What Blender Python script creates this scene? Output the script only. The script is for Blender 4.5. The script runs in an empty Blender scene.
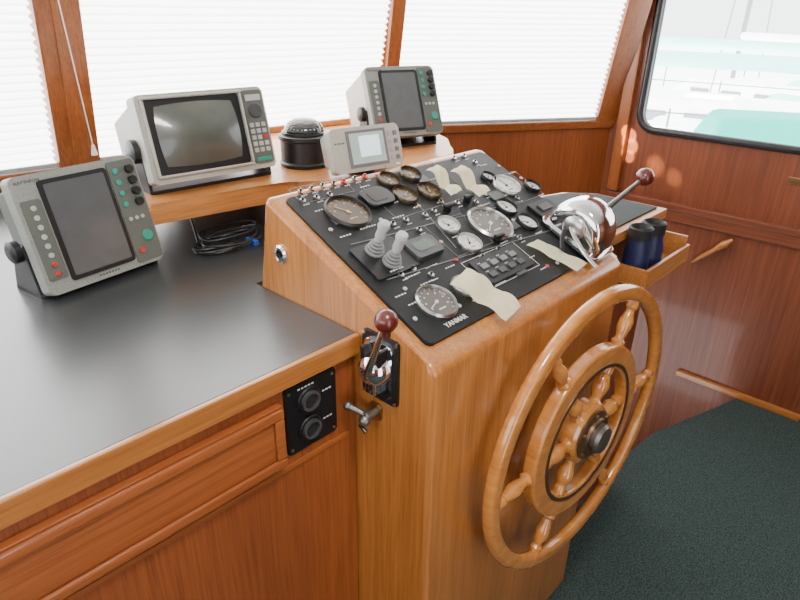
import bpy,bmesh,math,random
from mathutils import Vector as V, Matrix as M
random.seed(4)
PI=math.pi; R_=math.radians
# ------------------------------------------------------------ camera
TH=R_(47.1); PT=R_(25.5); RO=R_(1.0); FP=612.0
CAM=V((0,0,1.5))
F=V((math.sin(TH)*math.cos(PT),math.cos(TH)*math.cos(PT),-math.sin(PT)))
R0=V((math.cos(TH),-math.sin(TH),0)); U0=R0.cross(F)
RR=R0*math.cos(RO)+U0*math.sin(RO); UU=U0*math.cos(RO)-R0*math.sin(RO)
cd=bpy.data.cameras.new('camera'); cam=bpy.data.objects.new('camera',cd)
bpy.context.scene.collection.objects.link(cam)
cm=M((( RR.x,UU.x,-F.x,CAM.x),(RR.y,UU.y,-F.y,CAM.y),(RR.z,UU.z,-F.z,CAM.z),(0,0,0,1)))
cam.matrix_world=cm; cd.sensor_width=36; cd.lens=36*FP/800; cd.clip_start=.02
bpy.context.scene.camera=cam
def ray(x,y): return F+RR*((x-400)/FP)+UU*((300-y)/FP)
def atz(x,y,z): d=ray(x,y); return CAM+d*((z-CAM.z)/d.z)
def atx(x,y,X): d=ray(x,y); return CAM+d*(X/d.x)
def aty(x,y,Y): d=ray(x,y); return CAM+d*(Y/d.y)
class Face:
    def __init__(s,o,ex,ey):
        s.o=V(o); s.ex=V(ex).normalized(); s.ey=V(ey).normalized(); s.n=s.ex.cross(s.ey).normalized()
        e,f,n,o=s.ex,s.ey,s.n,s.o
        s.m=M(((e.x,f.x,n.x,o.x),(e.y,f.y,n.y,o.y),(e.z,f.z,n.z,o.z),(0,0,0,1)))
    def px(s,x,y):
        d=ray(x,y); t=(s.o-CAM).dot(s.n)/d.dot(s.n); p=CAM+d*t-s.o
        return p.dot(s.ex),p.dot(s.ey)
    def dep(s,x,y):
        d=ray(x,y); return (s.o-CAM).dot(s.n)/d.dot(s.n)
    def p(s,a,b,h=0): return s.o+s.ex*a+s.ey*b+s.n*h
def tface(o,yaw,tilt):
    c,s=math.cos(R_(yaw)),math.sin(R_(yaw)); ex=V((c,s,0)); b=V((-s,c,0))
    return Face(o,ex,V((0,0,1))*math.cos(R_(tilt))+b*math.sin(R_(tilt)))
def smooth(pts,k=5):
    P=[V(p) for p in pts]; P=[P[0]*2-P[1]]+P+[P[-1]*2-P[-2]]; o=[]
    for i in range(1,len(P)-2):
        a,b,c,d=P[i-1:i+3]
        for j in range(k):
            t=j/k; o.append(.5*((2*b)+(c-a)*t+(2*a-5*b+4*c-d)*t*t+(3*b-a-3*c+d)*t**3))
    o.append(P[-2]); return o
def lerp(rs,n): 
    return [rs[0]+(rs[-1]-rs[0])*i/(n-1) for i in range(n)]
# ------------------------------------------------------------ materials
def newmat(n):
    m=bpy.data.materials.new(n); m.use_nodes=True
    return m,m.node_tree.nodes,m.node_tree.links,m.node_tree.nodes['Principled BSDF']
def mat(n,col,rough=.5,metal=0,coat=0,em=0,trans=0,ns=30,na=.08,bump=0,bs=200,emc=None,stretch=(1,1,1),lo=None,p0=.3,p1=.7,ior=1.5):
    m,N,L,b=newmat(n)
    tc=N.new('ShaderNodeTexCoord'); mp=N.new('ShaderNodeMapping'); mp.inputs['Scale'].default_value=stretch
    L.new(tc.outputs['Object'],mp.inputs[0])
    t=N.new('ShaderNodeTexNoise'); t.inputs['Scale'].default_value=ns; t.inputs['Detail'].default_value=4
    L.new(mp.outputs[0],t.inputs[0])
    r=N.new('ShaderNodeValToRGB'); r.color_ramp.elements[0].position=p0; r.color_ramp.elements[1].position=p1
    r.color_ramp.elements[0].color=(*(lo or [c*(1-na) for c in col]),1); r.color_ramp.elements[1].color=(*[min(1,c*(1+na)) for c in col],1)
    L.new(t.outputs[0],r.inputs[0]); L.new(r.outputs[0],b.inputs['Base Color'])
    b.inputs['Roughness'].default_value=rough; b.inputs['Metallic'].default_value=metal; b.inputs['IOR'].default_value=ior
    b.inputs['Coat Weight'].default_value=coat; b.inputs['Coat Roughness'].default_value=.08
    b.inputs['Transmission Weight'].default_value=trans
    if em: b.inputs['Emission Color'].default_value=(*(emc or col),1); b.inputs['Emission Strength'].default_value=em
    if bump:
        t2=N.new('ShaderNodeTexNoise'); t2.inputs['Scale'].default_value=bs; L.new(mp.outputs[0],t2.inputs[0])
        bp=N.new('ShaderNodeBump'); bp.inputs['Strength'].default_value=bump; bp.inputs['Distance'].default_value=.002
        L.new(t2.outputs[0],bp.inputs['Height']); L.new(bp.outputs[0],b.inputs['Normal'])
    return m
def wood(n,c1,c2,ax='z',rough=.35,coat=.5,s=1):
    m,N,L,b=newmat(n)
    tc=N.new('ShaderNodeTexCoord')
    sc={'x':(2.6,95,95),'y':(95,2.6,95),'z':(95,95,2.6),'o':(18,9,45)}[ax]
    def noise(k,det,rg,dist=.3):
        mp=N.new('ShaderNodeMapping'); mp.inputs['Scale'].default_value=[q*s*k for q in sc]; L.new(tc.outputs['Object'],mp.inputs[0])
        t=N.new('ShaderNodeTexNoise'); t.inputs['Scale'].default_value=1; t.inputs['Detail'].default_value=det; t.inputs['Roughness'].default_value=rg; t.inputs['Distortion'].default_value=dist
        L.new(mp.outputs[0],t.inputs[0]); return t
    def ramp(t,a,ca,bb,cb):
        r=N.new('ShaderNodeValToRGB'); e=r.color_ramp.elements; e[0].position=a; e[1].position=bb; e[0].color=(*ca,1); e[1].color=(*cb,1); L.new(t.outputs[0],r.inputs[0]); return r
    def mul(x,y,f=1):
        mx=N.new('ShaderNodeMix'); mx.data_type='RGBA'; mx.blend_type='MULTIPLY'; mx.inputs[0].default_value=f
        L.new(x,mx.inputs[6]); L.new(y,mx.inputs[7]); return mx.outputs[2]
    r=ramp(noise(1,6,.6,.3),.22,c2,.75,c1)
    r2=ramp(noise(.1,3,.5),.3,(.74,.69,.64),.7,(1,1,1))
    r3=ramp(noise(3.2,2,.5,.1),.36,(.6,.5,.43),.5,(1,1,1))
    o=mul(mul(r.outputs[0],r2.outputs[0],.4 if ax=='o' else .8),r3.outputs[0],.22 if ax=='o' else .5); L.new(o,b.inputs['Base Color'])
    b.inputs['Roughness'].default_value=rough; b.inputs['Coat Weight'].default_value=coat; b.inputs['Coat Roughness'].default_value=.1
    return m
A1,A2=(.60,.245,.060),(.38,.130,.027)
B1,B2=(.36,.100,.025),(.21,.050,.012)
C1,C2=(.27,.075,.028),(.14,.034,.012)
mt=dict(
 wz=wood('teak_upright',A1,A2,'z',.3,.7), wx=wood('teak_along',A1,A2,'x',.28,.8), wl=wood('honey_teak_along',(.64,.28,.080),(.46,.165,.038),'x',.45,.25), wy=wood('teak_across',A1,A2,'y'),
 pz=wood('post_teak_upright',(.42,.135,.034),(.26,.066,.016),'z',.35,.4),
 rz=wood('red_teak_upright',B1,B2,'z',.4,.4), rx=wood('red_teak_along',(.42,.125,.032),(.26,.066,.015),'x',.35,.5),
 dz=wood('dark_teak_upright',C1,C2,'z',.45,.25), dy=wood('dark_teak_along',C1,C2,'y',.45,.3),
 wheel=wood('varnished_wheel_teak',(.68,.29,.066),(.45,.155,.030),'o',.2,1),
 counter=mat('grey_laminate',(.026,.029,.030),.30,ns=700,na=.5,bump=.03,bs=1500,ior=1.85),
 inset=mat('dark_rubber_mat',(.030,.038,.036),.75,ior=1.3),
 panel=mat('black_panel',(.005,.006,.007),.5,ns=300,na=.2,ior=1.38),
 black=mat('black_plastic',(.005,.005,.006),.42), rubber=mat('black_rubber',(.010,.010,.011),.65),
 dark=mat('dark_metal',(.04,.035,.03),.35,.6), bronze=mat('bronze',(.12,.07,.035),.38,.6), gun=mat('dull_grey_metal',(.24,.22,.20),.38,.9),
 bezel=mat('speckled_grey_plastic',(.24,.25,.225),.55,ns=700,na=.35), bezel2=mat('beige_plastic',(.42,.41,.36),.5,ns=400,na=.12), bezel3=mat('grey_beige_plastic',(.46,.455,.41),.5,ns=400,na=.08),
 gface=mat('grey_green_face',(.10,.11,.095),.5,ns=700,na=.2),
 screen=mat('dark_screen_glass',(.085,.09,.095),.28,coat=.4), crt=mat('tube_glass',(.075,.082,.070),.3,coat=.5),
 lcd=mat('lit_screen',(.36,.45,.42),.3,em=.5), lcd2=mat('bright_screen_area',(.62,.75,.80),.3,em=1.3), lcdg=mat('grey_liquid_crystal',(.10,.13,.11),.25),
 chrome=mat('chrome',(.85,.85,.86),.08,1,na=.02), steel=mat('brushed_steel',(.55,.54,.52),.28,1),
 brass=mat('old_brass',(.42,.30,.14),.3,1), white=mat('white_paint',(.8,.8,.78),.4), print=mat('white_print',(.62,.62,.6),.5),
 amber=mat('amber_print',(.50,.36,.2),.5), rim=mat('dark_bronze_rim',(.10,.075,.045),.3,.8),
 dialw=mat('pale_dial',(.72,.72,.68),.4), dialg=mat('grey_dial',(.09,.08,.07),.3,coat=.5), dialb=mat('brown_dial',(.065,.038,.018),.3,coat=.6),
 grey=mat('grey_plastic',(.17,.17,.175),.5), dgrey=mat('charcoal_plastic',(.05,.052,.055),.45), lgrey=mat('pale_grey_plastic',(.42,.42,.41),.45),
 red=mat('maroon_knob',(.095,.012,.008),.3,coat=.5), redp=mat('red_key',(.5,.03,.025),.4), green=mat('green_key',(.02,.27,.20),.4), blue=mat('blue_plastic',(.02,.08,.4),.4), navy=mat('navy_rubber',(.010,.017,.07),.45),
 paper=mat('cream_paper',(.93,.86,.62),.75,ns=40,na=.05,em=.08), cable=mat('black_cable',(.010,.010,.011),.45),  # faint emission on the paper lifts its brightness
 carpet=mat('green_black_carpet',(.068,.104,.095),.95,ns=270,na=0,lo=(.010,.023,.021),p0=.40,p1=.68,bump=.6,bs=500),
 blind=mat('glowing_pleated_fabric',(.86,.86,.85),.8,em=6.5,emc=(1,1,1),ns=5,na=.02),
 cord=mat('cream_cord',(.7,.66,.58),.7), frame=mat('black_window_frame',(.012,.012,.013),.35),
 ceil=mat('white_headliner',(.75,.74,.70),.7), glass=mat('clear_dome_glass',(.95,.97,1),.02,trans=1,na=.01),
 hull=mat('white_boat_hull',(.9,.9,.9),.3,em=6,ns=2,na=.2), teal=mat('teal_canvas',(.0,.50,.38),.6,em=1.1), teal2=mat('pale_teal_canvas',(.35,.8,.74),.6,em=4),  # hull and canvas emission imitates overexposed daylight outside
 rig=mat('grey_rigging',(.26,.26,.28),.5,em=.6), water=mat('harbour_water',(.78,.86,.86),.15,ns=3,na=.25,bump=.4,bs=20,em=6),  # daylight glare put into rigging and water as emission
)
# pleated blind: emission stands in for daylight through the fabric, varied over the pleats
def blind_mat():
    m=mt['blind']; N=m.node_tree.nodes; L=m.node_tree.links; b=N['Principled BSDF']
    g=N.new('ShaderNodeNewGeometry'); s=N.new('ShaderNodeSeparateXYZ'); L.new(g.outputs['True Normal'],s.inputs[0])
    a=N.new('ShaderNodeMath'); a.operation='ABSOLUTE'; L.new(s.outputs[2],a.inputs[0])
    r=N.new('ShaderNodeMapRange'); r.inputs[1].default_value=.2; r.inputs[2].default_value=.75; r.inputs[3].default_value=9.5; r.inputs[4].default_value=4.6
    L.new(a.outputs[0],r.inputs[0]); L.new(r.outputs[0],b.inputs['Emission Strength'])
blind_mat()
# ------------------------------------------------------------ mesh builder
OFF={}
def rrect(x0,x1,y0,y1,r,n=5):
    P=[]
    for cx,cy,a in ((x1-r,y1-r,0),(x0+r,y1-r,90),(x0+r,y0+r,180),(x1-r,y0+r,270)):
        for i in range(n+1):
            t=R_(a+90*i/n); P.append((cx+r*math.cos(t),cy+r*math.sin(t)))
    return P
class MB:
    def __init__(s,m=None): s.bm=bmesh.new(); s.m=m.copy() if m else M.Identity(4); s.mi=0
    def merge(s,t,m=None,bev=0,seg=2):
        if bev: bmesh.ops.bevel(t,geom=list(t.edges),offset=bev,segments=seg,profile=.5,affect='EDGES',clamp_overlap=True)
        bmesh.ops.recalc_face_normals(t,faces=t.faces)
        t.transform(s.m@m if m else s.m)
        for f in t.faces: f.material_index=s.mi; f.smooth=True
        me=bpy.data.meshes.new('t'); t.to_mesh(me); s.bm.from_mesh(me); bpy.data.meshes.remove(me); t.free(); return s
    def box(s,x0,x1,y0,y1,z0,z1,bev=0,m=None,seg=2):
        t=bmesh.new(); bmesh.ops.create_cube(t,size=1)
        for v in t.verts: v.co=V(((x0+x1)/2+v.co.x*(x1-x0),(y0+y1)/2+v.co.y*(y1-y0),(z0+z1)/2+v.co.z*(z1-z0)))
        return s.merge(t,m,bev,seg)
    def frust(s,a,z0,b,z1,bev=0,m=None):
        t=bmesh.new(); P=[]
        for (x0,x1,y0,y1),z in ((a,z0),(b,z1)): P+=[t.verts.new(q) for q in ((x0,y0,z),(x1,y0,z),(x1,y1,z),(x0,y1,z))]
        t.faces.new(P[:4]); t.faces.new(P[4:])
        for i in range(4): j=(i+1)%4; t.faces.new((P[i],P[j],P[4+j],P[4+i]))
        return s.merge(t,m,bev)
    def prism(s,poly,z0,z1,bev=0,m=None,seg=2,top=False):
        t=bmesh.new(); a=[t.verts.new((*p,z0)) for p in poly]; b=[t.verts.new((*p,z1)) for p in poly]; n=len(poly)
        fb=t.faces.new(a); ft=t.faces.new(b)
        for i in range(n): j=(i+1)%n; t.faces.new((a[i],a[j],b[j],b[i]))
        if bev:
            es=list(ft.edges)+([] if top else list(fb.edges))
            bmesh.ops.bevel(t,geom=es,offset=bev,segments=seg,profile=.5,affect='EDGES',clamp_overlap=True)
        return s.merge(t,m)
    def lathe(s,prof,m=None,seg=32,closed=False):
        t=bmesh.new(); rings=[]
        for r,z in prof:
            if r<1e-6: rings.append([t.verts.new((0,0,z))])
            else: rings.append([t.verts.new((r*math.cos(2*PI*i/seg),r*math.sin(2*PI*i/seg),z)) for i in range(seg)])
        pr=list(zip(rings,rings[1:]))+([(rings[-1],rings[0])] if closed else [])
        for a,b in pr:
            for i in range(seg):
                j=(i+1)%seg
                if len(a)==1 and len(b)==1: continue
                if len(a)==1: t.faces.new((a[0],b[i],b[j]))
                elif len(b)==1: t.faces.new((a[i],a[j],b[0]))
                else: t.faces.new((a[i],a[j],b[j],b[i]))
        return s.merge(t,m)
    def cyl(s,a,b,r,h0,h1,r2=None,seg=24,ch=0):
        r2=r if r2 is None else r2
        pr=[(0,h0),(r,h0),(r2,h1-ch),(r2-ch,h1),(0,h1)] if ch else [(0,h0),(r,h0),(r2,h1),(0,h1)]
        return s.lathe(pr,M.Translation((a,b,0)),seg)
    def tube(s,pts,r,seg=10,closed=False,flat=1):
        pts=[V(p) for p in pts]; n=len(pts); rs=r if isinstance(r,(list,tuple)) else [r]*n
        t=bmesh.new(); rings=[]; up=None
        for i in range(n):
            if closed: d=(pts[(i+1)%n]-pts[i-1])
            else: d=pts[min(i+1,n-1)]-pts[max(i-1,0)]
            d.normalize()
            if up is None: up=V((0,0,1)) if abs(d.z)<.9 else V((1,0,0))
            sd=d.cross(up).normalized(); up=sd.cross(d).normalized()
            rings.append([t.verts.new(pts[i]+sd*rs[i]*math.cos(2*PI*k/seg)+up*rs[i]*flat*math.sin(2*PI*k/seg)) for k in range(seg)])
        for i in range(n if closed else n-1):
            a,b=rings[i],rings[(i+1)%n]
            for k in range(seg): t.faces.new((a[k],a[(k+1)%seg],b[(k+1)%seg],b[k]))
        if not closed: t.faces.new(rings[0]); t.faces.new(rings[-1])
        return s.merge(t)
    def sph(s,c,r,sc=(1,1,1),seg=24):
        t=bmesh.new(); bmesh.ops.create_uvsphere(t,u_segments=seg,v_segments=seg//2,radius=r)
        return s.merge(t,M.Translation(c)@M.Diagonal((*sc,1)))
    def build(s,name,mats,parent=None,label=None,cat=None,group=None,kind=None,loc=None):
        me=bpy.data.meshes.new(name); s.bm.to_mesh(me); s.bm.free()
        try: me.set_sharp_from_angle(angle=R_(38))
        except Exception: pass
        o=bpy.data.objects.new(name,me); bpy.context.scene.collection.objects.link(o)
        wn=o.modifiers.new('weighted','WEIGHTED_NORMAL'); wn.keep_sharp=True; wn.weight=80
        for q in (mats if isinstance(mats,(list,tuple)) else [mats]): me.materials.append(mt[q])
        if parent is None:
            xs=[v.co for v in me.vertices]
            if loc is None: loc=V(((min(c.x for c in xs)+max(c.x for c in xs))/2,(min(c.y for c in xs)+max(c.y for c in xs))/2,min(c.z for c in xs)))
            off=V(loc); o.location=off
        else: off=OFF[parent.name]; o.parent=parent
        me.transform(M.Translation(-off)); OFF[o.name]=off
        tag(o,label,cat,group,kind); return o
def tag(o,label=None,cat=None,group=None,kind=None):
    for k,v in (('label',label),('category',cat),('group',group),('kind',kind)):
        if v: o[k]=v
def thing(name,label,cat,loc,group=None):
    o=bpy.data.objects.new(name,None); bpy.context.scene.collection.objects.link(o); o.empty_display_size=.05
    o.location=loc; OFF[o.name]=V(loc); tag(o,label,cat,group); return o
def text(s,size,face,a,b,h,parent,matn='print',rot=0,name='lettering',align='CENTER',bold=0):
    cu=bpy.data.curves.new('t','FONT'); cu.body=s; cu.size=size; cu.align_x=align; cu.align_y='CENTER'; cu.extrude=.0003; cu.offset=bold
    o=bpy.data.objects.new('t',cu); bpy.context.scene.collection.objects.link(o)
    dg=bpy.context.evaluated_depsgraph_get(); me=bpy.data.meshes.new_from_object(o.evaluated_get(dg))
    bpy.data.objects.remove(o); me.transform(face.m@M.Translation((a,b,h))@M.Rotation(R_(rot),4,'Z'))
    me.materials.clear(); me.materials.append(mt[matn])
    q=bpy.data.objects.new(name,me); bpy.context.scene.collection.objects.link(q); q.parent=parent
    me.transform(M.Translation(-OFF[parent.name])); OFF[q.name]=OFF[parent.name]; return q
# ------------------------------------------------------------ dimensions
CT=1.0; CY=.667                      # counter top, counter front
X0,X1=.622,1.272; FY,FZ=.502,1.0; BY,BZ=.915,1.185
XW=2.635; SZ=1.083; SH=1.12
S=[V((-.7,2.0)),V((.648,1.886)),V((1.765,1.742)),V((XW,1.208))]
# ------------------------------------------------------------ room
b=MB(); b.prism([(-1.4,-1.6),(XW,-1.6),(XW,.43),(2.12,.60),(1.77,.63),(1.77,2.1),(-1.4,2.1)],-.06,0); b.build('floor','carpet',kind='structure')
b=MB(); b.box(1.77,XW,.3,1.9,-.66,-.6); b.build('floor_stairwell','dz',kind='structure')
b=MB(); b.prism([(1.77,.58),(2.12,.55),(XW,.38),(XW,.43),(2.12,.60),(1.77,.63)],-.6,-.061); b.build('wall_stairwell','dz',kind='structure')
b=MB()
yz=M(((0,0,1,XW),(1,0,0,0),(0,1,0,0),(0,0,0,1)))   # local (x,y,z)->(Y,Z,X)
t=bmesh.new()
outer=[(-1.6,-.6),(1.24,-.6),(1.24,2.1),(-1.6,2.1)]; inner=rrect(-.35,1.085,1.055,1.75,.07,8)
es=[]
for loop in (outer,inner):
    vs=[t.verts.new((*p,0)) for p in loop]
    es+=[t.edges.new((vs[i],vs[(i+1)%len(vs)])) for i in range(len(vs))]
bmesh.ops.triangle_fill(t,edges=es,use_beauty=True)
g=bmesh.ops.extrude_face_region(t,geom=list(t.faces)); bmesh.ops.translate(t,verts=[v for v in g['geom'] if isinstance(v,bmesh.types.BMVert)],vec=(0,0,.05))
b.merge(t,yz); b.build('wall_right','dz',kind='structure')
wn=MB(); pts=[(XW-.004,p[0],p[1]) for p in inner]; wn.tube(pts,.015,closed=True)
pts=[(XW+.03,p[0],p[1]) for p in rrect(-.36,1.095,1.045,1.76,.07,8)]; wn.tube(pts,.020,closed=True)
w4=wn.build('window_4','frame',kind='structure')
b=MB(); b.box(XW-.022,XW,-1.6,1.17,.745,.775,.006); b.build('trim_rail','dy',kind='structure')
b=MB(); b.box(XW-.016,XW,-1.6,1.17,.70,.744,.004); b.build('trim_under_rail','dy',kind='structure')
b=MB(); b.box(XW-.02,XW,.2,.70,.0,.028,.004); b.build('baseboard_right','wy',kind='structure')
b=MB(); b.box(XW-.03,XW+.02,1.12,1.17,.78,2.1,.008); b.build('trim_corner','pz',kind='structure')
# port side wall with its own window opening, aft wall with open doorway
b=MB(); b.box(-1.45,-1.4,-1.6,2.05,-.06,1.0); b.box(-1.45,-1.4,-1.6,2.05,1.85,2.1); b.box(-1.45,-1.4,-1.6,-.9,1.0,1.85); b.box(-1.45,-1.4,1.6,2.05,1.0,1.85); b.build('wall_left','dz',kind='structure')
b=MB(); b.box(.3,XW,-1.65,-1.6,-.06,2.1); b.box(-1.45,-.5,-1.65,-1.6,-.06,2.1); b.build('wall_back','dz',kind='structure')
# front wall, three facets
def seg_frame(a,c,rake=12):
    d=(c-a).normalized(); ex=V((d.x,d.y,0)); nin=V((d.y,-d.x,0))
    ey=V((0,0,1))*math.cos(R_(rake))+nin*math.sin(R_(rake))
    return Face((a.x,a.y,SZ),ex,ey),ex,nin,(c-a).length
gname=['left','centre','right']
for i in range(3):
    a,c=S[i],S[i+1]; fc,ex,nin,L=seg_frame(a,c)
    d=-nin*.04
    b=MB(); b.prism([(a.x,a.y),(c.x,c.y),(c.x+d.x,c.y+d.y),(a.x+d.x,a.y+d.y)],-.6,SZ-.03); b.build('wall_front_'+gname[i],'dz' if i<2 else 'rz',kind='structure')
    b=MB(fc.m); b.box(0,L,-.036,-.004,-.03,.022,.004); b.build('trim_%d'%(i+1),'rx',kind='structure')
    pw=.05
    b=MB(fc.m)
    b.box(0,L,.93,1.0,-.03,.01)
    b.box(0,pw,0,.97,-.04,.0,.004); b.box(L-pw,L,0,.97,-.04,.0,.004); b.build('window_%d'%(i+1),'pz',kind='structure')
    x0=pw+.006; x1=L-pw-.006
    if i==0: x1=L-.055
    if i==2: x1=L-.09; x0=.03
    th=thing('pleated_blind',['white pleated blind on the window at far left','white pleated blind on the wide centre window behind the two shelf monitors','white pleated blind on the angled front window beside the uncovered window'][i],'window blind',fc.p(L/2,.02,0))
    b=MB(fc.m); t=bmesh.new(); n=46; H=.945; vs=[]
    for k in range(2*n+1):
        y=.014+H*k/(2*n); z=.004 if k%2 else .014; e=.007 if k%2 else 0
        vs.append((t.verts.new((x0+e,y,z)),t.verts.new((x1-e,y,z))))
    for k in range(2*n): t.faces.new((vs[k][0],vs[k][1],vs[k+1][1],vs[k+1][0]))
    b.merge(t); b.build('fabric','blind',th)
    b=MB(fc.m); b.box(x0,x1,.0,.014,.0,.018,.003); b.build('bottom_rail','lgrey',th)
    if i==0:
        b=MB()
        pa=fc.p(L-.03,.75,.055); pb=fc.p(L+.035,.07,.05); b.tube([pa,(pa+pb)/2,pb],.0016,6); b.build('cord','cord',th)
        b=MB(M.Translation(pb)); b.lathe([(0,0),(.004,-.002),(.009,-.03),(0,-.032)]); b.build('tassel','cord',th)
for k,(i,wd) in enumerate(((1,.052),(2,.028))):
    d1=(S[i]-S[i-1]).normalized(); d2=(S[i+1]-S[i]).normalized(); dd=(d1+d2).normalized()
    f=Face((S[i].x,S[i].y,SZ),(dd.x,dd.y,0),V((0,0,1))*math.cos(R_(12))+V((dd.y,-dd.x,0))*math.sin(R_(12)))
    b=MB(f.m); b.box(-wd,wd,-.02,1.0,-.04,.03,.008)
    if k==0: b.box(-.012,wd+.004,-.02,1.0,.03,.036,.003)
    b.build('trim_post_%d'%(k+1),'pz',kind='structure')
fc,ex,nin,L=seg_frame(S[2],S[3]); b=MB(fc.m); b.box(L-.085,L+.02,-.02,1.0,-.04,.02,.006); b.build('trim_post_3','pz',kind='structure')
b=MB(); b.prism([(-1.45,-1.65),(XW,-1.65),(XW,1.3),(1.7,1.75),(-1.45,2.0)],2.05,2.09); b.build('ceiling','ceil',kind='structure')
# ------------------------------------------------------------ counter + cabinet
t=thing('worktop','long grey laminate worktop with teak edge, left of the helm console','worktop',(0,1.2,CT-.04))
b=MB(); b.prism([(-.8,CY+.012),(X0-.002,CY+.012),(X0-.002,.97),(1.25,.97),(1.25,1.74),(.636,1.82),(-.8,1.93)],CT-.03,CT); b.build('laminate_top','counter',t)
b=MB(); b.box(-.8,X0-.001,CY,CY+.0119,CT-.036,CT+.001,.003); b.build('edge_trim','wx',t)
t=thing('base_cabinet','long red-brown teak cabinet under the grey worktop','cabinet',(0,1.2,0))
FB=Face((0,CY+.016,0),(1,0,0),(0,0,1))
b=MB(); b.box(-.8,X0-.002,CY+.016,1.7,0,CT-.031); b.build('body','rz',t)
b=MB(FB.m); xa,xb,za,zb=-.55,.455,.822,.938
dr=b.box(xa,xb,za,zb,0,.014,.002).build('drawer_front','rx',t)
b=MB(FB.m); w=.02
b.box(xa+.002,xb-.002,zb-w,zb-.002,.0141,.022,.004); b.box(xa+.002,xb-.002,za+.002,za+w,.0141,.022,.004); b.box(xb-w,xb-.002,za+w,zb-w,.0141,.022,.004); b.box(xa+.002,xa+w,za+w,zb-w,.0141,.022,.004)
b.build('moulding','rx',dr)
b=MB(FB.m); b.box(-.8,.6,.795,.806,0,.004,.001); b.build('rail','rx',t)
# outlet panel
t=thing('power_outlet_panel','black panel with two round power sockets on the cabinet front','power outlet',(.52,CY,.83))
b=MB(FB.m); b.prism(rrect(.466,.572,.824,.954,.006),.0,.005,.0015,top=True); pl=b.build('plate','panel',t)
for zz in (.918,.862):
    b=MB(FB.m); b.cyl(.512,zz,.024,.005,.010,ch=.002); q=b.build('socket','black',t)
    b=MB(FB.m); b.lathe([(.014,.010),(.014,.016),(.018,.016),(.018,.010)],M.Translation((.512,zz,0)),closed=True); b.build('ring','dgrey',q)
    b=MB(FB.m); b.cyl(.512,zz,.0125,.010,.012); b.box(.504,.520,zz-.002,zz+.002,.012,.0135); b.build('insert','rubber',q)
for (a,c) in ((.474,.944),(.564,.944),(.474,.834),(.564,.834)):
    b=MB(FB.m); b.cyl(a,c,.0028,.005,.0065,seg=12); b.build('screw','steel',t)
def marks(m,parent,x,y,n,h,w=.0045,g=.007,hh=.0026,matn='print'):
    b=MB(m)
    for k in range(n): b.box(x+k*g,x+k*g+w,y,y+hh,h,h+.0004)
    b.build('printed_marks',matn,parent)
marks(FB.m,pl,.492,.943,5,.005); marks(FB.m,pl,.542,.918,3,.005); marks(FB.m,pl,.542,.862,3,.005)
# ------------------------------------------------------------ helm console
t=thing('helm_console','tall teak helm console with sloping black instrument panel behind the ship wheel','helm console',((X0+X1)/2,.72,0)); HC=t
prof=[(FY,0),(FY,FZ-.016),(FY+.005,FZ-.004),(FY+.018,FZ+.005),(BY-.01,BZ-.002),(BY+.004,BZ-.002),(BY+.012,BZ-.014),(BY+.035,CT+.001),(BY+.035,0)]
b=MB(); tt=bmesh.new(); a_=[tt.verts.new((X0,*p)) for p in prof]; c_=[tt.verts.new((X1,*p)) for p in prof]; n=len(prof)
f1=tt.faces.new(a_); f2=tt.faces.new(c_)
for i in range(n): j=(i+1)%n; tt.faces.new((a_[i],a_[j],c_[j],c_[i]))
bmesh.ops.bevel(tt,geom=[e for e in list(f1.edges)+list(f2.edges) if not (abs(e.verts[0].co.z)<.001 and abs(e.verts[1].co.z)<.001)],offset=.014,segments=4,profile=.5,affect='EDGES',clamp_overlap=True)
b.merge(tt); body=b.build('body','wz',t)
sl=math.atan2(BZ-FZ,BY-FY)
PF=Face((X0,FY,FZ),(1,0,0),(0,math.cos(sl),math.sin(sl))); PF=Face(PF.p(0,0,.0005),PF.ex,PF.ey)
SL=math.hypot(BZ-FZ,BY-FY); W_=X1-X0
b=MB(PF.m); b.prism(rrect(.026,W_-.016,.040,SL-.018,.012),-.004,.005,.002,top=True); panel=b.build('instrument_panel','panel',t)
def PA(q): return [V(PF.px(*p)) for p in q]
for (p,q) in (((386,282),(553,231)),((350,247),(520,203)),((384,168),(455,250))):
    b=MB(PF.m)
    A=V(PF.px(*p)); B=V(PF.px(*q)); d=(B-A); L=d.length; an=math.atan2(d.y,d.x)
    b.box(0,L,-.0008,.0008,.005,.006,m=M.Translation((A.x,A.y,0))@M.Rotation(an,4,'Z')); b.build('joint_strip','grey',panel)
a,c=PF.px(455,323); text('YANMAR',.0135,PF,a,c,.0055,panel,bold=.0002)
def outline(q,matn='grey',w=.0010):
    P=PA(q); x0=min(p.x for p in (P[0],P[3])); x1=max(P[1].x,P[2].x); y0=(P[2].y+P[3].y)/2; y1=(P[0].y+P[1].y)/2
    b=MB(PF.m)
    for (A,B,C,D) in ((x0,x1,y0,y0+w),(x0,x1,y1-w,y1),(x0,x0+w,y0,y1),(x1-w,x1,y0,y1)): b.box(A,B,C,D,.005,.0056)
    b.build('printed_frame',matn,panel)
outline(((372,176),(430,163),(452,205),(395,220)))
outline(((436,222),(460,216),(482,250),(456,258)))
outline(((462,260),(514,246),(538,271),(486,289)),'print')
outline(((296,189),(340,180),(345,196),(302,206)))
outline(((494,178),(514,173),(534,200),(514,206)))
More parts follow.
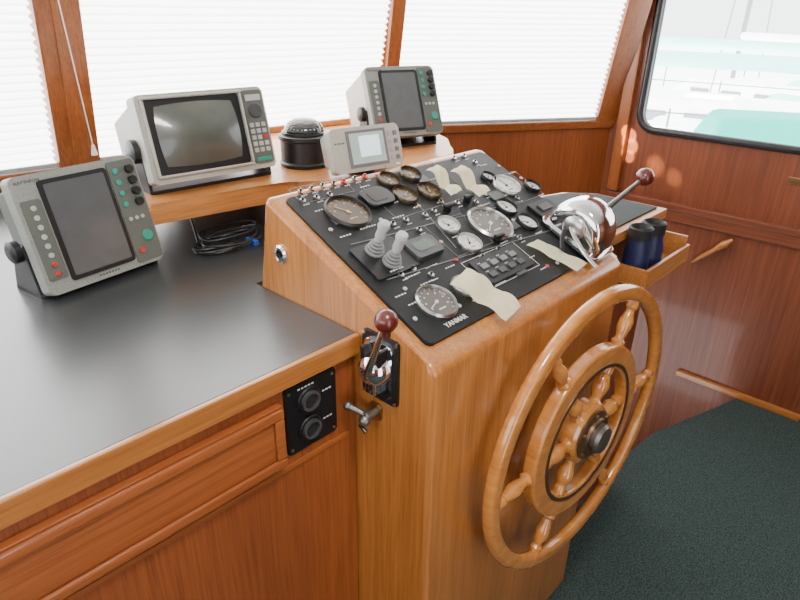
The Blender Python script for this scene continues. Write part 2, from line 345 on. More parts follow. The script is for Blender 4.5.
def gauge(x,y,hp,dial,rim='black',na=40,ticks=11,lab=None,ink='print'):
    a,c=PF.px(x,y); r=hp*PF.dep(x,y)/FP; m=M.Translation((a,c,0))
    if dial=='dialw': ink='black'
    b=MB(PF.m); b.lathe([(r*.88,.004),(r*.88,.010),(r*.92,.014),(r,.010),(r,.004)],m,closed=True); g=b.build('gauge',rim,HC,label=lab)
    b=MB(PF.m); b.cyl(a,c,r*.89,.004,.0072); b.mi=1
    for k in range(ticks):
        an=R_(225-270*k/(ticks-1)); L=r*.10
        b.box(r*.72,r*.72+L,-r*.014,r*.014,.0072,.0076,m=m@M.Rotation(an,4,'Z'))
    for k in range(1,ticks-1,2):
        an=R_(225-270*k/(ticks-1)); b.box(r*.52,r*.60,-r*.035,r*.035,.0072,.0076,m=m@M.Rotation(an,4,'Z'))
    b.box(-r*.22,r*.22,-r*.42,-r*.36,.0072,.0076,m=m)
    b.build('dial',[dial,ink],g)
    b=MB(PF.m); b.box(-r*.15,r*.6,-r*.022,r*.022,.0082,.0088,m=m@M.Rotation(R_(na),4,'Z')); b.cyl(a,c,r*.09,.0073,.0092,seg=16); b.build('needle',ink,g)
    if r<.035: marks(PF.m,panel,a-.010,c-r-.010,3,.005)
gauge(347,215,25,'dialb','dark',130,13,lab='large brown faced gauge with dark rim',ink='amber')
for (x,y,hp,na) in ((388,183,12,200),(409,177,12,160),(404,198,14,30),(428,194,13,60)): gauge(x,y,hp,'dialb','rim',na,7,ink='amber')
gauge(489,226,25,'dialg','steel',215,15,lab='large grey revolution counter with steel rim')
gauge(435,305,23,'dialg','steel',200,15)
gauge(462,289,14,'dialw','steel',100,7)
for (x,y,hp,na) in ((447,228,13,120),(468,246,14,60),(505,188,16,90),(505,210,12,80),(526,225,12,150),(487,180,8,40),(531,189,9,70)): gauge(x,y,hp,'dialw','steel' if hp>12 else 'black',na,7,lab='small gauge with pale dial')
def quadbox(q,h0,h1,name,m,parent,bev=.002,lab=None,rad=.006):
    P=PA(q); c=sum(P,V((0,0)))/4
    w=((P[1]-P[0]).length+(P[2]-P[3]).length)/2; h=((P[3]-P[0]).length+(P[2]-P[1]).length)/2
    b=MB(PF.m); b.prism(rrect(c.x-w/2,c.x+w/2,c.y-h/2,c.y+h/2,rad),h0,h1,bev,top=True)
    return b.build(name,m,parent,label=lab),c,w,h
js,c,w,h=quadbox(((352,250),(398,240),(414,270),(370,284)),.004,.009,'joystick_plate','black',HC)
for (x,y) in ((373,251),(390,262)):
    a,cc=PF.px(x,y+4); b=MB(PF.m); m=M.Translation((a,cc,0))
    b.lathe([(0,.009),(.018,.009),(.018,.012),(.014,.0135),(.0155,.016),(.0155,.018),(.012,.0195),(.0135,.022),(.0135,.024),(.009,.0255),(.0105,.028),(.0105,.030),(.006,.0315),(.005,.036),(0,.036)],m); j=b.build('joystick','grey',HC,label='grey joystick with ribbed boot')
    b=MB(PF.m); b.lathe([(0,.034),(.007,.034),(.0095,.045),(.0085,.057),(.0115,.066),(.009,.074),(0,.076)],m); b.build('handle','lgrey',j)
marks(PF.m,js,c.x-.02,c.y-h*.42,5,.009)
tr,c,w,h=quadbox(((402,246),(430,239),(442,255),(413,264)),.004,.014,'trim_indicator','dgrey',HC,.004,'charcoal rounded trim indicator')
b=MB(PF.m); b.prism(rrect(c.x-w*.34,c.x+w*.34,c.y-h*.22,c.y+h*.3,.010),.014,.0146); b.build('display','lcdg',tr)
ov,c,w,h=quadbox(((357,196),(384,190),(394,206),(367,212)),.004,.014,'alarm_sensor','black',HC,.004,rad=.015)
b=MB(PF.m); b.prism(rrect(c.x-w*.3,c.x+w*.3,c.y-h*.3,c.y+h*.3,.008),.014,.0146); b.build('lens','dark',ov)
kp,c,w,h=quadbox(((466,262),(515,249),(534,270),(484,286)),.004,.010,'switch_panel','black',HC)
for i in range(4):
    for j in range(2):
        b=MB(PF.m); b.box(c.x-w*.4+i*w*.21,c.x-w*.4+i*w*.21+w*.13,c.y-h*.32+j*h*.36,c.y-h*.32+j*h*.36+h*.2,.010,.0125,.0008); b.build('key',['dgrey','grey'][j],kp)
        marks(PF.m,kp,c.x-w*.4+i*w*.21,c.y-h*.07+j*h*.36,2,.010,.003,.005,.0018)
kp,c,w,h=quadbox(((524,208),(545,202),(560,214),(540,221)),.004,.012,'light_switch_block','black',HC)
b=MB(PF.m); b.box(c.x-w*.25,c.x+w*.25,c.y-h*.2,c.y+h*.2,.012,.016,.001); b.build('rocker','dgrey',kp)
# rocker row at the rear and toggles
sw=[(300,194,0),(311,191,0),(322,188,0),(333,186,0),(343,184,1),(354,181,0),(364,179,1),(302,203,0),(316,200,0),(329,197,0),(453,160,0),(463,158,0),(474,164,0),(424,217,0),(433,213,0),(516,200,0),(518,240,0),(405,222,0),(481,259,0),(392,226,0),(418,232,0),(475,204,0),(497,252,0),(430,277,0),(400,277,0),(412,271,0),(456,205,0),(440,204,0),(484,196,0)]
for (x,y,rd) in sw:
    a,cc=PF.px(x,y); b=MB(PF.m); b.cyl(a,cc,.0060,.004,.0075,seg=12); q=b.build('switch','redp' if rd else 'steel',HC)
    b=MB(PF.m); b.tube([(a,cc,.0075),(a,cc+.002,.012)],[.002,.0028],8); b.build('toggle','black' if not rd else 'redp',q)
    marks(PF.m,panel,a-.007,cc-.013,3,.005,.0035,.005,.002)
for (x,y) in ((446,212),(466,203),(496,242)):
    a,cc=PF.px(x,y); b=MB(PF.m); b.cyl(a,cc,.008,.004,.014,seg=16); b.box(a-.015,a+.015,cc-.005,cc+.005,.014,.022,.003); b.build('turn_knob','black',HC)
for (x,y,col) in ((376,177,'redp'),(440,170,'green'),(398,166,'lgrey'),(470,176,'redp'),(520,180,'lgrey'),(418,208,'amber'),(380,222,'lgrey'),(440,244,'amber'),(455,262,'redp'),(404,291,'lgrey'),(414,321,'lgrey'),(458,308,'lgrey'),(500,262,'amber'),(512,222,'lgrey'),(365,228,'lgrey'),(330,232,'lgrey'),(498,168,'lgrey'),(546,268,'redp'),(556,265,'lgrey')):
    a,cc=PF.px(x,y); b=MB(PF.m); b.cyl(a,cc,.0042,.005,.0075,seg=14,ch=.001); b.build('pilot_lamp',col,HC)
for q in (((486,196),(497,193),(503,200),(492,203)),((414,180),(424,178),(429,184),(419,186)),((330,222),(342,219),(346,225),(334,228)),((506,226),(514,224),(519,230),(511,232)),((510,272),(521,269),(527,275),(516,278))):
    pb_,c,w,h=quadbox(q,.005,.0085,'push_button','dgrey',HC,.001,rad=.002)
for (x,y,n) in ((384,208,6),(392,221,5),(452,240,5),(478,209,6),(500,199,4),(405,281,5),(470,275,5),(420,288,5),(480,168,4),(508,240,4),(445,190,3),(360,232,6),(330,212,3),(480,298,4),(508,176,5),(525,262,5),(540,272,4),(495,288,5),(360,190,4),(430,182,3),(395,300,4),(408,308,3),(315,214,4),(340,240,4),(425,271,5),(445,271,4),(500,246,4),(535,236,4)):
    a,cc=PF.px(x,y); marks(PF.m,panel,a,cc,n,.005)
# keyhole fitting on left side
LF=Face((X0,0,0),(0,-1,0),(0,0,1))   # outward normal -X
a,c=LF.px(282,254); b=MB(LF.m); b.lathe([(.010,.0),(.010,.006),(.014,.007),(.018,.004),(.018,0)],M.Translation((a,c,0)),closed=True); q=b.build('keyhole_fitting','chrome',HC,label='round chrome fitting on the console side')
b=MB(LF.m); b.cyl(a,c,.0105,.0,.003); b.box(a-.012,a+.004,c-.002,c+.002,.003,.006); b.build('insert','black',q)
# side lever (left)
a,c=LF.px(382,367); t=thing('engine_control_lever','upright chrome lever with maroon ball on the left side of the console','control lever',LF.p(a,c-.06,0))
b=MB(LF.m); b.prism(rrect(a-.041,a+.041,c-.062,c+.062,.008),.0,.006,.002,top=True); b.build('mounting_plate','black',t)
b=MB(LF.m); b.prism(rrect(a-.032,a+.032,c-.05,c+.052,.012),.006,.011,.002,top=True); b.build('chrome_plate','chrome',t)
b=MB(LF.m); b.lathe([(0,.042),(.014,.04),(.024,.032),(.029,.020),(.030,.011),(0,.011)],M.Translation((a,c+.004,0))); b.box(a-.008,a+.008,c-.045,c-.02,.011,.026,.004); b.build('hub','chrome',t)
for sx in (-.022,.012):
    b=MB(LF.m); b.box(a+sx,a+sx+.010,c-.01,c+.045,.011,.03,.003); b.build('slot_guide','black',t)
pb=LF.p(a+.002,c,.036); kb=atx(386,321,X0-.045)
b=MB(); b.tube([pb,pb+(kb-pb)*.3,pb+(kb-pb)*.95],[.0085,.006,.005]); b.build('shaft','chrome',t)
b=MB(M.Translation(kb)); b.sph((0,0,0),.0185); b.lathe([(0,-.026),(.008,-.026),(.008,-.016),(0,-.012)]); b.build('ball_knob','red',t)
for (u,w) in ((-.036,.056),(.036,.056),(-.036,-.056),(.036,-.056)):
    b=MB(LF.m); b.cyl(a+u,c+w,.003,.006,.008,seg=12); b.build('screw','steel',t)
# latch beneath
a,c=LF.px(377,410); t=thing('swivel_latch','old brass swivel latch below the left control lever','latch',LF.p(a,c-.015,0))
b=MB(LF.m); b.prism(rrect(a-.014,a+.014,c-.016,c+.016,.006),0,.005,.001,top=True); b.build('plate','brass',t)
b=MB(LF.m); b.cyl(a,c,.009,.005,.03,ch=.002); b.sph((a,c-.006,.03),.011); b.build('pivot','gun',t)
b=MB(LF.m); b.tube([(a,c,.024),(a-.018,c+.006,.03),(a-.032,c+.010,.036)],[.006,.006,.007]); b.sph((a-.034,c+.011,.037),.009); b.build('thumb_arm','gun',t)
b=MB(LF.m); b.tube([(a,c-.004,.028),(a-.006,c-.018,.034),(a+.008,c-.026,.034)],[.005,.005,.004]); b.build('hook','dark',t)
# ------------------------------------------------------------ chrome binnacle control at right
a,c=PF.px(576,238); t=thing('binnacle_control','chrome domed engine control with maroon ball lever on the right of the panel','engine control',PF.p(a,c,0))
b=MB(PF.m); b.prism(rrect(a-.056,a+.046,c-.066,c+.066,.014),.005,.010,.002,top=True); b.build('base','black',t)
hw=.048
def dcover(hw,ry,rz,m):
    tt=bmesh.new(); rows=[]; nu,nv=20,24
    for i in range(nu+1):
        u=-1+2*i/nu; k=(max(0,1-abs(u)**3.0))**.5*.34+.66
        rows.append([tt.verts.new((u*hw,math.cos(PI*j/nv)*ry*k,max(0,math.sin(PI*j/nv))**.85*rz*k)) for j in range(nv+1)])
    for i in range(nu):
        for j in range(nv): tt.faces.new((rows[i][j],rows[i+1][j],rows[i+1][j+1],rows[i][j+1]))
    tt.faces.new(rows[0]); tt.faces.new(rows[-1])
    return MB(m).merge(tt)
dome=dcover(hw,.072,.090,PF.m@M.Translation((a-.004,c,.010))).build('dome_housing','chrome',t)
b=MB(PF.m@M.Translation((a-.004,c,.010))); b.prism(rrect(-hw-.008,hw+.004,-.078,.078,.024),0,.006,.0025,top=True); b.build('collar','chrome',dome)
for sx in (-1,1):
    b=MB(PF.m@M.Translation((a-.004,c,.044))); b.lathe([(0,.0),(.026,.0),(.026,.006),(.020,.011),(.010,.012),(0,.012)],M.Translation((sx*(hw-.002),0,0))@M.Rotation(R_(90*sx),4,'Y')); b.build('pivot_disc','steel',t)
hub=PF.p(a+.046,c+.0,.05); kb=atx(645,177,1.40)
b=MB(); b.tube([hub,hub+(kb-hub)*.4,kb],[.0075,.006,.0045]); b.build('lever','gun',t,label='slim dull metal lever')
b=MB(M.Translation(kb)); b.sph((0,0,0),.0205); b.build('ball_knob','red',t)
# slim levers leaning down the panel beside the housing
for pts,r0,r1,mm,fl in (([(a-.058,c+.004,.044),(a-.072,c-.024,.036),(a-.078,c-.058,.026),(a-.076,c-.092,.018)],.0065,.0045,'steel',.6),
  ([(a-.060,c+.012,.036),(a-.086,c+.000,.028),(a-.112,c-.022,.020)],.0060,.0045,'black',.6)):
    sp_=smooth(pts,6); b=MB(PF.m); b.tube(sp_,lerp((r0,r1),len(sp_)),flat=fl,seg=14); b.build('lower_lever',mm,t)
# papers
def paper(q,lab,lift=.012,wv=1.2,h0=.0165,ph=.3,skew=.3,cr=0):
    P=[PF.px(*p) for p in q]; b=MB(PF.m); t=bmesh.new(); n,mm=22,6; g=[]
    for i in range(n+1):
        u=i/n; row=[]
        for j in range(mm+1):
            v=j/mm
            x=(P[0][0]*(1-v)+P[1][0]*v)*(1-u)+(P[3][0]*(1-v)+P[2][0]*v)*u
            y=(P[0][1]*(1-v)+P[1][1]*v)*(1-u)+(P[3][1]*(1-v)+P[2][1]*v)*u
            h=h0+lift*abs(math.sin(u*PI*wv+ph))*((1-skew)+skew*v)+cr*abs(math.sin(7*u+5*v))
            row.append(t.verts.new((x,y,h)))
        g.append(row)
    for i in range(n):
        for j in range(mm): t.faces.new((g[i][j],g[i][j+1],g[i+1][j+1],g[i+1][j]))
    bmesh.ops.solidify(t,geom=list(t.faces),thickness=.0006)
    b.merge(t); b.build('paper_tag','paper',label=lab,cat='paper tag',group='cream paper tags on the panel')
paper(((423,178),(433,174),(456,203),(446,207)),'narrow cream paper tag nearest the brown gauges at the rear of the panel',.016,1.5,.017,.3,.3,.003)
paper(((447,179),(457,174),(484,203),(474,208)),'narrow cream paper tag beside the upper pale gauge',.016,1.5,.017,.3,.3,.003)
paper(((446,291),(463,276),(516,314),(501,329)),'widest cream paper tag lying beside the engine maker lettering',.010,1.9,.016,.1,.5,.004)
paper(((524,249),(535,244),(584,268),(574,276)),'cream paper tag lying at the foot of the chrome domed control',.003,1.7,.0105,.2,.3,.002)
# ------------------------------------------------------------ ship wheel
al=R_(3); WC=V((1.0425,.432,.698)); WF=Face(WC,(math.cos(al),-math.sin(al),0),(0,0,1))
t=thing('ship_wheel','varnished teak ship wheel with six turned spokes in front of the console','ship wheel',WC)
def ringp(r0,r1,d,bv=.008):
    return [(x,y) for x,y in rrect(r0,r1,-d,d,bv,4)]
b=MB(WF.m); b.lathe(ringp(.290,.325,.013,.011),seg=96,closed=True); b.build('rim','wheel',t)
b=MB(WF.m); b.lathe(ringp(.146,.197,.015,.007),seg=80,closed=True); ir=b.build('inner_ring','wheel',t)
b=MB(WF.m); b.lathe([(.151,.0145),(.151,.0168),(.159,.0168),(.159,.0145)],seg=80,closed=True); b.build('inlay_ring','bronze',ir)
sp=[(.05,.016),(.066,.018),(.072,.011),(.080,.0115),(.092,.0165),(.106,.0185),(.118,.015),(.128,.011),(.134,.014),(.148,.014)]
so=[(.195,.013),(.203,.015),(.209,.010),(.218,.011),(.234,.0150),(.248,.0150),(.264,.010),(.272,.009),(.278,.013),(.293,.011)]
for k in range(6):
    m=M.Rotation(R_(4+60*k),4,'Z')@M.Rotation(R_(90),4,'Y')
    b=MB(WF.m); b.lathe([(0,sp[0][0])]+[(r,z) for z,r in sp]+[(0,sp[-1][0])],m,20); b.build('inner_spoke','wheel',t)
    b=MB(WF.m); b.lathe([(0,so[0][0])]+[(r,z) for z,r in so]+[(0,so[-1][0])],m,20); b.build('outer_spoke','wheel',t)
b=MB(WF.m); b.lathe([(0,-.018),(.068,-.018),(.068,.014),(.062,.020),(.056,.020),(0,.020)],seg=48); hb=b.build('hub','wheel',t)
b=MB(WF.m); b.lathe([(0,.0201),(.056,.0201),(.056,.025),(.050,.028),(.042,.028),(.040,.034),(0,.034)],seg=40); b.build('hub_plate','bronze',t,label='dark bronze hub plate')
b=MB(WF.m); b.lathe([(0,.034),(.032,.034),(.033,.044),(.028,.051),(.014,.055),(0,.056)],seg=32); b.build('hub_cap','gun',t,label='domed dull metal hub cap')
for k in range(6):
    an=R_(34+60*k); b=MB(WF.m); b.cyl(.049*math.cos(an),.049*math.sin(an),.0045,.0255,.031,seg=12); b.build('bolt','brass',t)
b=MB(WF.m); b.cyl(0,0,.022,-.0695,-.018); b.build('shaft','brass',t)
# ------------------------------------------------------------ monitor shelf
t=thing('monitor_shelf','teak shelf with rounded edge carrying the monitors below the windows','shelf',(1.0,1.45,CT))
poly=[(.512,1.30),(.508,1.26),(.518,1.232),(.545,1.214),(.86,1.205),(.90,1.18),(.93,1.12),(.96,1.095),(1.36,1.095),(1.42,1.11),(1.46,1.15),(1.60,1.28),(1.66,1.40),(1.66,1.69),(.90,1.785),(.62,1.50)]
b=MB(); b.prism(poly,SH-.045,SH,.016,seg=4); b.build('board','wl',t)
b=MB(); b.box(1.2,1.235,1.3,1.70,CT+.0005,SH-.045); b.build('support','dz',t)
b=MB(); b.box(.95,.985,1.5,1.74,CT+.0005,SH-.045); b.build('support','dz',t)
b=MB(); b.prism([(.92,1.76),(1.6,1.67),(1.6,1.685),(.92,1.775)],SH,SH+.02,.004); b.build('back_lip','wl',t)
# ------------------------------------------------------------ marine displays
def body_and_bracket(t,fc,w,h,dep,b0,base_z,bez='bezel',back='gface',rad=.012,inset=.012,th=.028,kr=.021,taper=1):
    b=MB(fc.m); b.prism(rrect(0,w,0,h,rad),-th,0,.004,top=True); bz=b.build('front_bezel',bez,t)
    b=MB(fc.m); b.frust((inset,w-inset,b0,h-inset),-th,(inset+.012*taper,w-inset-.012*taper,b0+.01,h-inset-.012*taper),-dep,.006); b.build('housing',back,t)
    d=-.055; piv=h*.42
    for s_,xx in ((-1,-.002),(1,w-.006)):
        P=fc.p(xx+.004,piv,d)
        foot=V((P.x,P.y,base_z)); ex=fc.ex; bk=V((-ex.y,ex.x,0))
        m=Face(foot,ex,bk).m
        q=MB(m); q.frust((-.004,.004,-.045,.045),0,(-.004,.004,-.018,.018),P.z-base_z+.012,.002); q.build('bracket_arm','black',t)
        q=MB(fc.m); q.lathe([(0,0),(kr,0),(kr,.012),(kr*.7,.016),(0,.016)],M.Translation((xx+.004+s_*.004,piv,d))@M.Rotation(R_(90*s_),4,'Y')); q.build('clamp_knob','black',t)
        if s_<0: fa=foot
        else: fb=foot
    m=Face((fa+fb)/2,fc.ex,V((-fc.ex.y,fc.ex.x,0))).m; L=(fb-fa).length/2
    q=MB(m); q.prism(rrect(-L-.004,L+.004,-.05,.05,.012),0,.008,.002,top=True); q.build('bracket_base','black',t)
    return bz
def radar(label,fc,w,h,bz_z,dep,back,ins,b0,taper):
    t=thing('radar_display',label,'radar display',(fc.p(w/2,0,-.05).x,fc.p(w/2,0,-.05).y,bz_z),'grey radar displays')
    bz=body_and_bracket(t,fc,w,h,dep,b0,bz_z,back=back,inset=ins,taper=taper)
    x0,x1,y0,y1=.22*w,.70*w,.11*h,.90*h
    b=MB(fc.m); b.prism(rrect(x0-.008,x1+.008,y0-.008,y1+.008,.006),0,.004,.0015,top=True); s=b.build('screen_surround','black',t)
    b=MB(fc.m); b.prism(rrect(x0,x1,y0,y1,.004),.004,.0048); b.build('screen','screen',s)
    b=MB(fc.m); b.prism(rrect(w*.745,w*.985,h*.03,h*.97,.006),0,.0025,.001,top=True); pnl=b.build('key_panel','gface',t)
    b=MB(fc.m); b.prism(rrect(w*.03,w*.175,h*.12,h*.80,.005),0,.0015,.0005,top=True); b.build('key_strip','gface',t)
    for k in range(8):
        b=MB(fc.m); b.cyl(w*.105,h*(.17+.08*k),.0052,.0015,.004,seg=16,ch=.001); b.build('round_key','lgrey' if k>1 else 'redp',t)
    for k in range(4):
        for j in range(2):
            b=MB(fc.m); b.cyl(w*(.80+.12*j),h*(.88-.10*k),.0085 if j else .006,.0025,.012 if j else .006,seg=18,ch=.001); b.build('knob','black' if j else 'green',t)
    for k in range(3):
        b=MB(fc.m); b.cyl(w*(.80+.055*k),h*.44,.004,.0025,.005,seg=14); b.build('small_key','lgrey',t)
    b=MB(fc.m); b.cyl(w*.90,h*.26,.0115,.0025,.006,ch=.001); b.build('trackpad','green',t)
    b=MB(fc.m); b.cyl(w*.81,h*.14,.006,.0025,.005,seg=14); b.build('power_key','redp',t)
    text('RAYTHEON',.0085,fc,w*.04,h*.945,.0003,t,'dgrey',align='LEFT')
    marks(fc.m,t,w*.40,h*.035,7,0,.0045,.0065,.003,'dgrey')
    return t
f=tface((.304,1.152,1.012),10,15.5); radar('grey radar display on black bracket standing on the worktop at far left',f,.248,.219,CT,.125,'gface',.012,.025,1)
f=tface((1.262,1.278,1.160),-20,25); radar('grey radar display tilted back on the shelf at the right end',f,.226,.205,SH,.19,'bezel2',.004,.035,.3)
# CRT
fc=tface((.583,1.266,1.146),-4,15); w,h=.305,.188
t=thing('echo_sounder_display','wide boxy grey tube monitor with keypad on the left of the shelf','monitor',(fc.p(w/2,0,-.1).x,fc.p(w/2,0,-.1).y,SH))
body_and_bracket(t,fc,w,h,.24,.066,SH,'bezel2','bezel2',.010,.008,.045,.026,1.6)
b=MB(fc.m); b.prism(rrect(.016,.238,.018,h-.010,.008),0,.003,.001,top=True); s=b.build('screen_surround','black',t)
b=MB(fc.m)
for (x0,x1,y0,y1) in ((.010,.244,h-.012,h-.006),(.010,.244,.012,.018),(.010,.016,.018,h-.012),(.238,.244,.018,h-.012)): b.box(x0,x1,y0,y1,0,.010,.002)
b.build('raised_rim','bezel2',s)
b=MB(fc.m); tt=bmesh.new(); g=[]; nx,ny=16,14
x0,x1,y0,y1=.030,.224,.030,h-.022
for i in range(nx+1):
    row=[]
    for j in range(ny+1):
        u=2*i/nx-1; v=2*j/ny-1
        uu=u*math.sqrt(1-.14*v*v); vv=v*math.sqrt(1-.14*u*u)
        row.append(tt.verts.new(((x0+x1)/2+uu*(x1-x0)/2,(y0+y1)/2+vv*(y1-y0)/2,.0032+.020*(1-u*u*.85)*(1-v*v*.85)-.0005)))
    g.append(row)
for i in range(nx):
    for j in range(ny): tt.faces.new((g[i][j],g[i+1][j],g[i+1][j+1],g[i][j+1]))
b.merge(tt); b.build('tube_screen','crt',s)
b=MB(fc.m); b.prism(rrect(.248,.299,.012,h-.008,.006),0,.004,.0015,top=True); kp=b.build('keypad','gface',t)
b=MB(fc.m); b.cyl(.274,h-.055,.017,.004,.010,ch=.002); b.build('dial_knob','dgrey',t)
for r in range(5):
    for cc in range(3):
        b=MB(fc.m); b.box(.2515+.0155*cc,.2625+.0155*cc,h-.092-.0145*r,h-.082-.0145*r,.004,.0065,.001); b.build('key','redp' if (r==2 and cc==2) else 'lgrey',kp)
b=MB(fc.m); b.box(.254,.294,h-.032,h-.018,.004,.006,.001); b.build('small_window','lgrey',t)
b=MB(fc.m); b.box(.254,.294,.017,.026,.004,.0055,.001); b.build('maker_plate','green',t)
# GPS
fc=tface((.960,1.108,1.134),-10,18); w,h=.205,.108
t=thing('plotter_display','small grey-beige plotter with lit screen between compass and right radar','plotter display',(fc.p(w/2,0,-.03).x,fc.p(w/2,0,-.03).y,SH))
b=MB(fc.m); b.prism(rrect(0,w,0,h,.012),-.026,0,.004,top=True); b.build('front_bezel','bezel3',t)
b=MB(fc.m); b.frust((.008,w-.008,.018,h-.006),-.026,(.014,w-.014,.026,h-.012),-.075,.004); b.build('housing','bezel3',t)
b=MB(fc.m); b.box(.044,.160,.010,.099,0,.003,.001); s=b.build('screen_surround','grey',t)
b=MB(fc.m); b.box(.052,.152,.018,.092,.003,.0036); b.build('screen','lcd',s)
b=MB(fc.m); b.box(.078,.138,.034,.084,.0036,.0038); b.build('chart_area','lcd2',s)
for k in range(4):
    for xx in (.168,.184):
        b=MB(fc.m); b.box(xx,xx+.011,.018+.02*k,.029+.02*k,0,.003,.001); b.build('key','lgrey' if xx<.17 else 'grey',t)
marks(fc.m,t,.010,.07,4,0,.005,.0075,.004,'gface')
P=fc.p(w/2,.03,-.04); b=MB(M.Translation((P.x,P.y,SH))); b.lathe([(0,0),(.035,0),(.035,.004),(.014,.007),(.012,.02),(0,.02)]); b.build('stand','black',t)
# compass
cx,cy=1.016,1.296
t=thing('ship_compass','black round steering compass with clear dome on the shelf','compass',(cx,cy,SH))
m=M.Translation((cx,cy,SH))@M.Scale(1.12,4)
b=MB(m); b.lathe([(0,0),(.058,0),(.060,.008),(.056,.012),(.056,.058),(.060,.062),(.060,.070),(.05,.074),(0,.074)],seg=48); b.build('case','black',t)
b=MB(m); b.lathe([(.046,.074),(.044,.088),(.036,.099),(.022,.106),(0,.108)],seg=40); b.build('dome','glass',t)
b=MB(m); b.lathe([(0,.0745),(.034,.0745),(.038,.079),(.030,.088),(0,.088)],seg=36); cdd=b.build('card','black',t)
b=MB(m)
for k in range(24): b.box(.030,.037,-.001,.001,.0835,.0855,m=M.Rotation(2*PI*k/24,4,'Z'))
b.build('scale_ring','print',cdd)
b=MB(m); b.lathe([(.047,.0741),(.047,.078),(.052,.078),(.052,.0741)],seg=40,closed=True); b.build('clamp_ring','dark',t)
# cables
c0=atz(225,243,CT+.003)
b=MB()
for k in range(5):
    pts=[]; ph=random.uniform(0,6); rx=random.uniform(.04,.09); ry=random.uniform(.03,.055); ox,oy=random.uniform(-.03,.03),random.uniform(-.02,.03)
    for i in range(40):
        an=ph+i*.2; pts.append((c0.x+ox+rx*math.cos(an)*(1+.2*math.sin(an*.7+k)),c0.y+oy+ry*math.sin(an*1.03),CT+.0035+.004*k+.004*abs(math.sin(an*1.7))))
    b.tube(pts,.0028,6)
t=thing('cable_bundle','tangle of black cables on the worktop under the shelf','cables',(c0.x,c0.y,CT)); b.build('cable','cable',t)
p=atz(252,240,CT+.01); b=MB(); b.box(p.x-.006,p.x+.006,p.y-.02,p.y+.02,CT+.001,CT+.013,.002); b.build('plug','blue',t)
b=MB(); b.tube([(c0.x-.05,c0.y+.03,CT+.004),(c0.x-.02,c0.y+.10,CT+.02),(c0.x,c0.y+.16,CT+.06),(c0.x+.01,c0.y+.3,CT+.07)],.0028,6); b.build('riser_cable','cable',t)
# ------------------------------------------------------------ side table with rack
t=thing('side_table','teak side cabinet with dark inset top right of the helm console','side cabinet',(1.5,.75,0))
pol=[(X1+.004,.60),(1.765,.60),(1.765,.82),(1.70,.90),(1.60,.93),(X1+.004,.93)]
b=MB(); b.prism([(X1+.004,.615),(1.75,.615),(1.75,.90),(X1+.004,.92)],0,.965); b.build('body','dz',t)
b=MB(); b.prism(pol,.965,.994,.004); b.build('top_frame','wl',t)
b=MB(); b.prism([(X1+.01,.622),(1.742,.622),(1.742,.81),(1.69,.875),(1.60,.905),(X1+.01,.905)],.994,.999); b.build('inset_top','inset',t)
t=thing('binocular_rack','open teak rack fixed to the front of the side cabinet','rack',(1.60,.56,.86))
b=MB(); b.box(1.465,1.75,.512,.612,.862,.872); b.build('base','wl',t)
b=MB(); b.box(1.465,1.75,.512,.522,.872,.912,.002); b.build('front_rail','wl',t)
for xx in (1.465,1.74): b=MB(); b.box(xx,xx+.01,.522,.612,.872,.935 if xx>1.6 else .912,.002); b.build('end_panel','wl',t)
t=thing('binoculars','navy blue binoculars standing upright in the teak rack','binoculars',(1.54,.566,.872))
for xx,yy in ((1.510,.567),(1.576,.560)):
    b=MB(M.Translation((xx,yy,.8725))); b.lathe([(0,0),(.033,0),(.034,.03),(.033,.07),(.028,.09),(.028,.104),(0,.104)]); br=b.build('barrel','navy',t)
    b=MB(M.Translation((xx,yy,.8725))); b.lathe([(.018,.104),(.030,.104),(.031,.132),(.027,.136),(.018,.124)],closed=True); b.cyl(0,0,.019,.104,.12); b.build('eyecup','rubber',br)
b=MB(); b.box(1.536,1.552,.552,.574,.90,.955,.004); b.build('bridge','black',t)
# wall handle
p=atx(692,262,XW-.02); q=atx(733,240,XW-.02)
t=thing('wooden_handle','wooden grab handle on the right wall below the rail','handle',(XW-.02,(p.y+q.y)/2,min(p.z,q.z)-.01))
b=MB(); b.tube([p,p+(q-p)*.25,p+(q-p)*.55,p+(q-p)*.8,q],[.004,.010,.010,.017,.006],12); b.build('grip','wy',t)
b=MB(); b.tube([p+(q-p)*.78,V((XW,(p+(q-p)*.78).y,(p+(q-p)*.78).z))],.008,10); b.build('stem','brass',t)
p=atx(797,181,XW); b=MB(); b.box(XW-.006,XW-.0001,p.y-.03,p.y+.03,p.z-.012,p.z+.012,.002); b.build('brass_plate','brass',label='small brass plate on the right wall under the uncovered window',cat='plate')
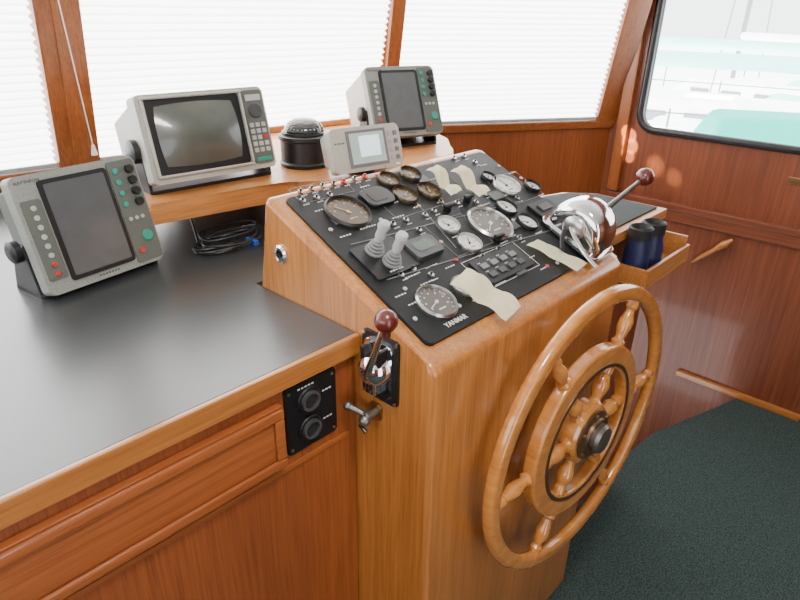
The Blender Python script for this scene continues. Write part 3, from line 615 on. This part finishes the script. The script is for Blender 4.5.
# ------------------------------------------------------------ outside
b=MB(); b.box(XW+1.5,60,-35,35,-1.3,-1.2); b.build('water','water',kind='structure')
def boat(cx,cy,rz,label,canv,cz=1.15,ct=1.6,sail='hull',cx1=-.8):
    m=M.Translation((cx,cy,-1.2))@M.Rotation(R_(rz),4,'Z')
    t=thing('moored_boat',label,'boat',(cx,cy,-1.2),'moored boats')
    b=MB(m); n=12; tt=bmesh.new(); rows=[]
    for i in range(n+1):
        u=i/n; wd=1.2*math.sqrt(max(0,1-(max(0,u-.45)/.56)**2)); x=-3.5+7*u
        rows.append([tt.verts.new(q) for q in ((x,-wd*.75,0),(x,-wd,.9+.25*u),(x,wd,.9+.25*u),(x,wd*.75,0))])
    for i in range(n):
        for k in range(3): tt.faces.new((rows[i][k],rows[i+1][k],rows[i+1][k+1],rows[i][k+1]))
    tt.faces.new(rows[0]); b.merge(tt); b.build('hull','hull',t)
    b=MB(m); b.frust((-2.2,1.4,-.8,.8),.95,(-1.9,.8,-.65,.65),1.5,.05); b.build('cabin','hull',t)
    for k in range(4):
        for sd in (-1,1):
            b=MB(m); b.box(-1.7+.65*k,-1.3+.65*k,sd*.74-.02,sd*.74+.02,1.15,1.32,.02); b.build('cabin_window','rig',t)
    b=MB(m); b.frust((-3.3,cx1,-1.0,1.0),cz,(-2.9,cx1-.3,-.35,.35),ct,.08); b.build('canvas_cover',canv,t)
    b=MB(m); b.tube([(0.2,0,1.5),(.2,0,9)],.045); b.build('mast','rig',t)
    b=MB(m); b.tube([(.2,0,2.3),(-2.8,0,2.25)],.08); b.build('furled_sail',sail,t)
    for e in ((3.3,0,1.1),(-3.3,0,1.1),(.1,1.0,1.0),(.1,-1.0,1.0)):
        b=MB(m); b.tube([(.2,0,8.5),e],.012,6); b.build('stay','rig',t)
    pts=[(-3.4,-.95),(-1.5,-1.1),(.5,-1.1),(2.2,-.8)]
    for (x,y) in pts: 
        b=MB(m); b.tube([(x,y,1.0),(x,y,1.65)],.014,6); b.build('stanchion','rig',t)
    b=MB(m); b.tube([(x,y,1.6) for x,y in pts],.010,6); b.build('lifeline','rig',t)
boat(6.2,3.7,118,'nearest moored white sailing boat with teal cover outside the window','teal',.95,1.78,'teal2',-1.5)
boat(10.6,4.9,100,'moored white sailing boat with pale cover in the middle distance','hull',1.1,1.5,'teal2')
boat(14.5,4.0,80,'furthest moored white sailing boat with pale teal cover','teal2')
# ------------------------------------------------------------ light
w=bpy.data.worlds.new('world'); bpy.context.scene.world=w; w.use_nodes=True; N=w.node_tree.nodes; bg=N['Background']
bg.inputs[0].default_value=(.95,.98,1,1); bg.inputs[1].default_value=4.8
def area(n,loc,rot,sz,pw,col=(1,1,1)):
    l=bpy.data.lights.new(n,'AREA'); l.size=sz; l.energy=pw; l.color=col; o=bpy.data.objects.new(n,l); o.location=loc; o.rotation_euler=[R_(x) for x in rot]; bpy.context.scene.collection.objects.link(o)
area('cabin_fill_light',(.4,.1,2.02),(0,0,0),.2,15,(1,.95,.88))  # added overhead lamp without a fixture, for fill and highlights
def spot(n,loc,tgt,ang,pw,bl=.3):
    l=bpy.data.lights.new(n,'SPOT'); l.energy=pw; l.spot_size=R_(ang); l.spot_blend=bl; l.shadow_soft_size=.004; l.color=(1,.82,.55)
    o=bpy.data.objects.new(n,l); o.location=loc; o.rotation_euler=(V(tgt)-V(loc)).to_track_quat('-Z','Y').to_euler(); bpy.context.scene.collection.objects.link(o)
for (x,y,an,pw) in ((627,132,2.6,900),(628,142,2.8,1000),(626,152,2.2,700)):  # spots added inside the cabin imitate sun on the corner post
    spot('added_sun_patch_spot',(1.6,1.3,1.7),atx(x,y,XW-.03),an,pw,.5)
for (x,y,an,pw) in ((655,166,4.2,260),(674,178,3.4,200)):  # fainter added spots for the sun patches below the window
    spot('added_sun_patch_spot',(1.6,1.25,1.65),atx(x,y,XW),an,pw,1.0)
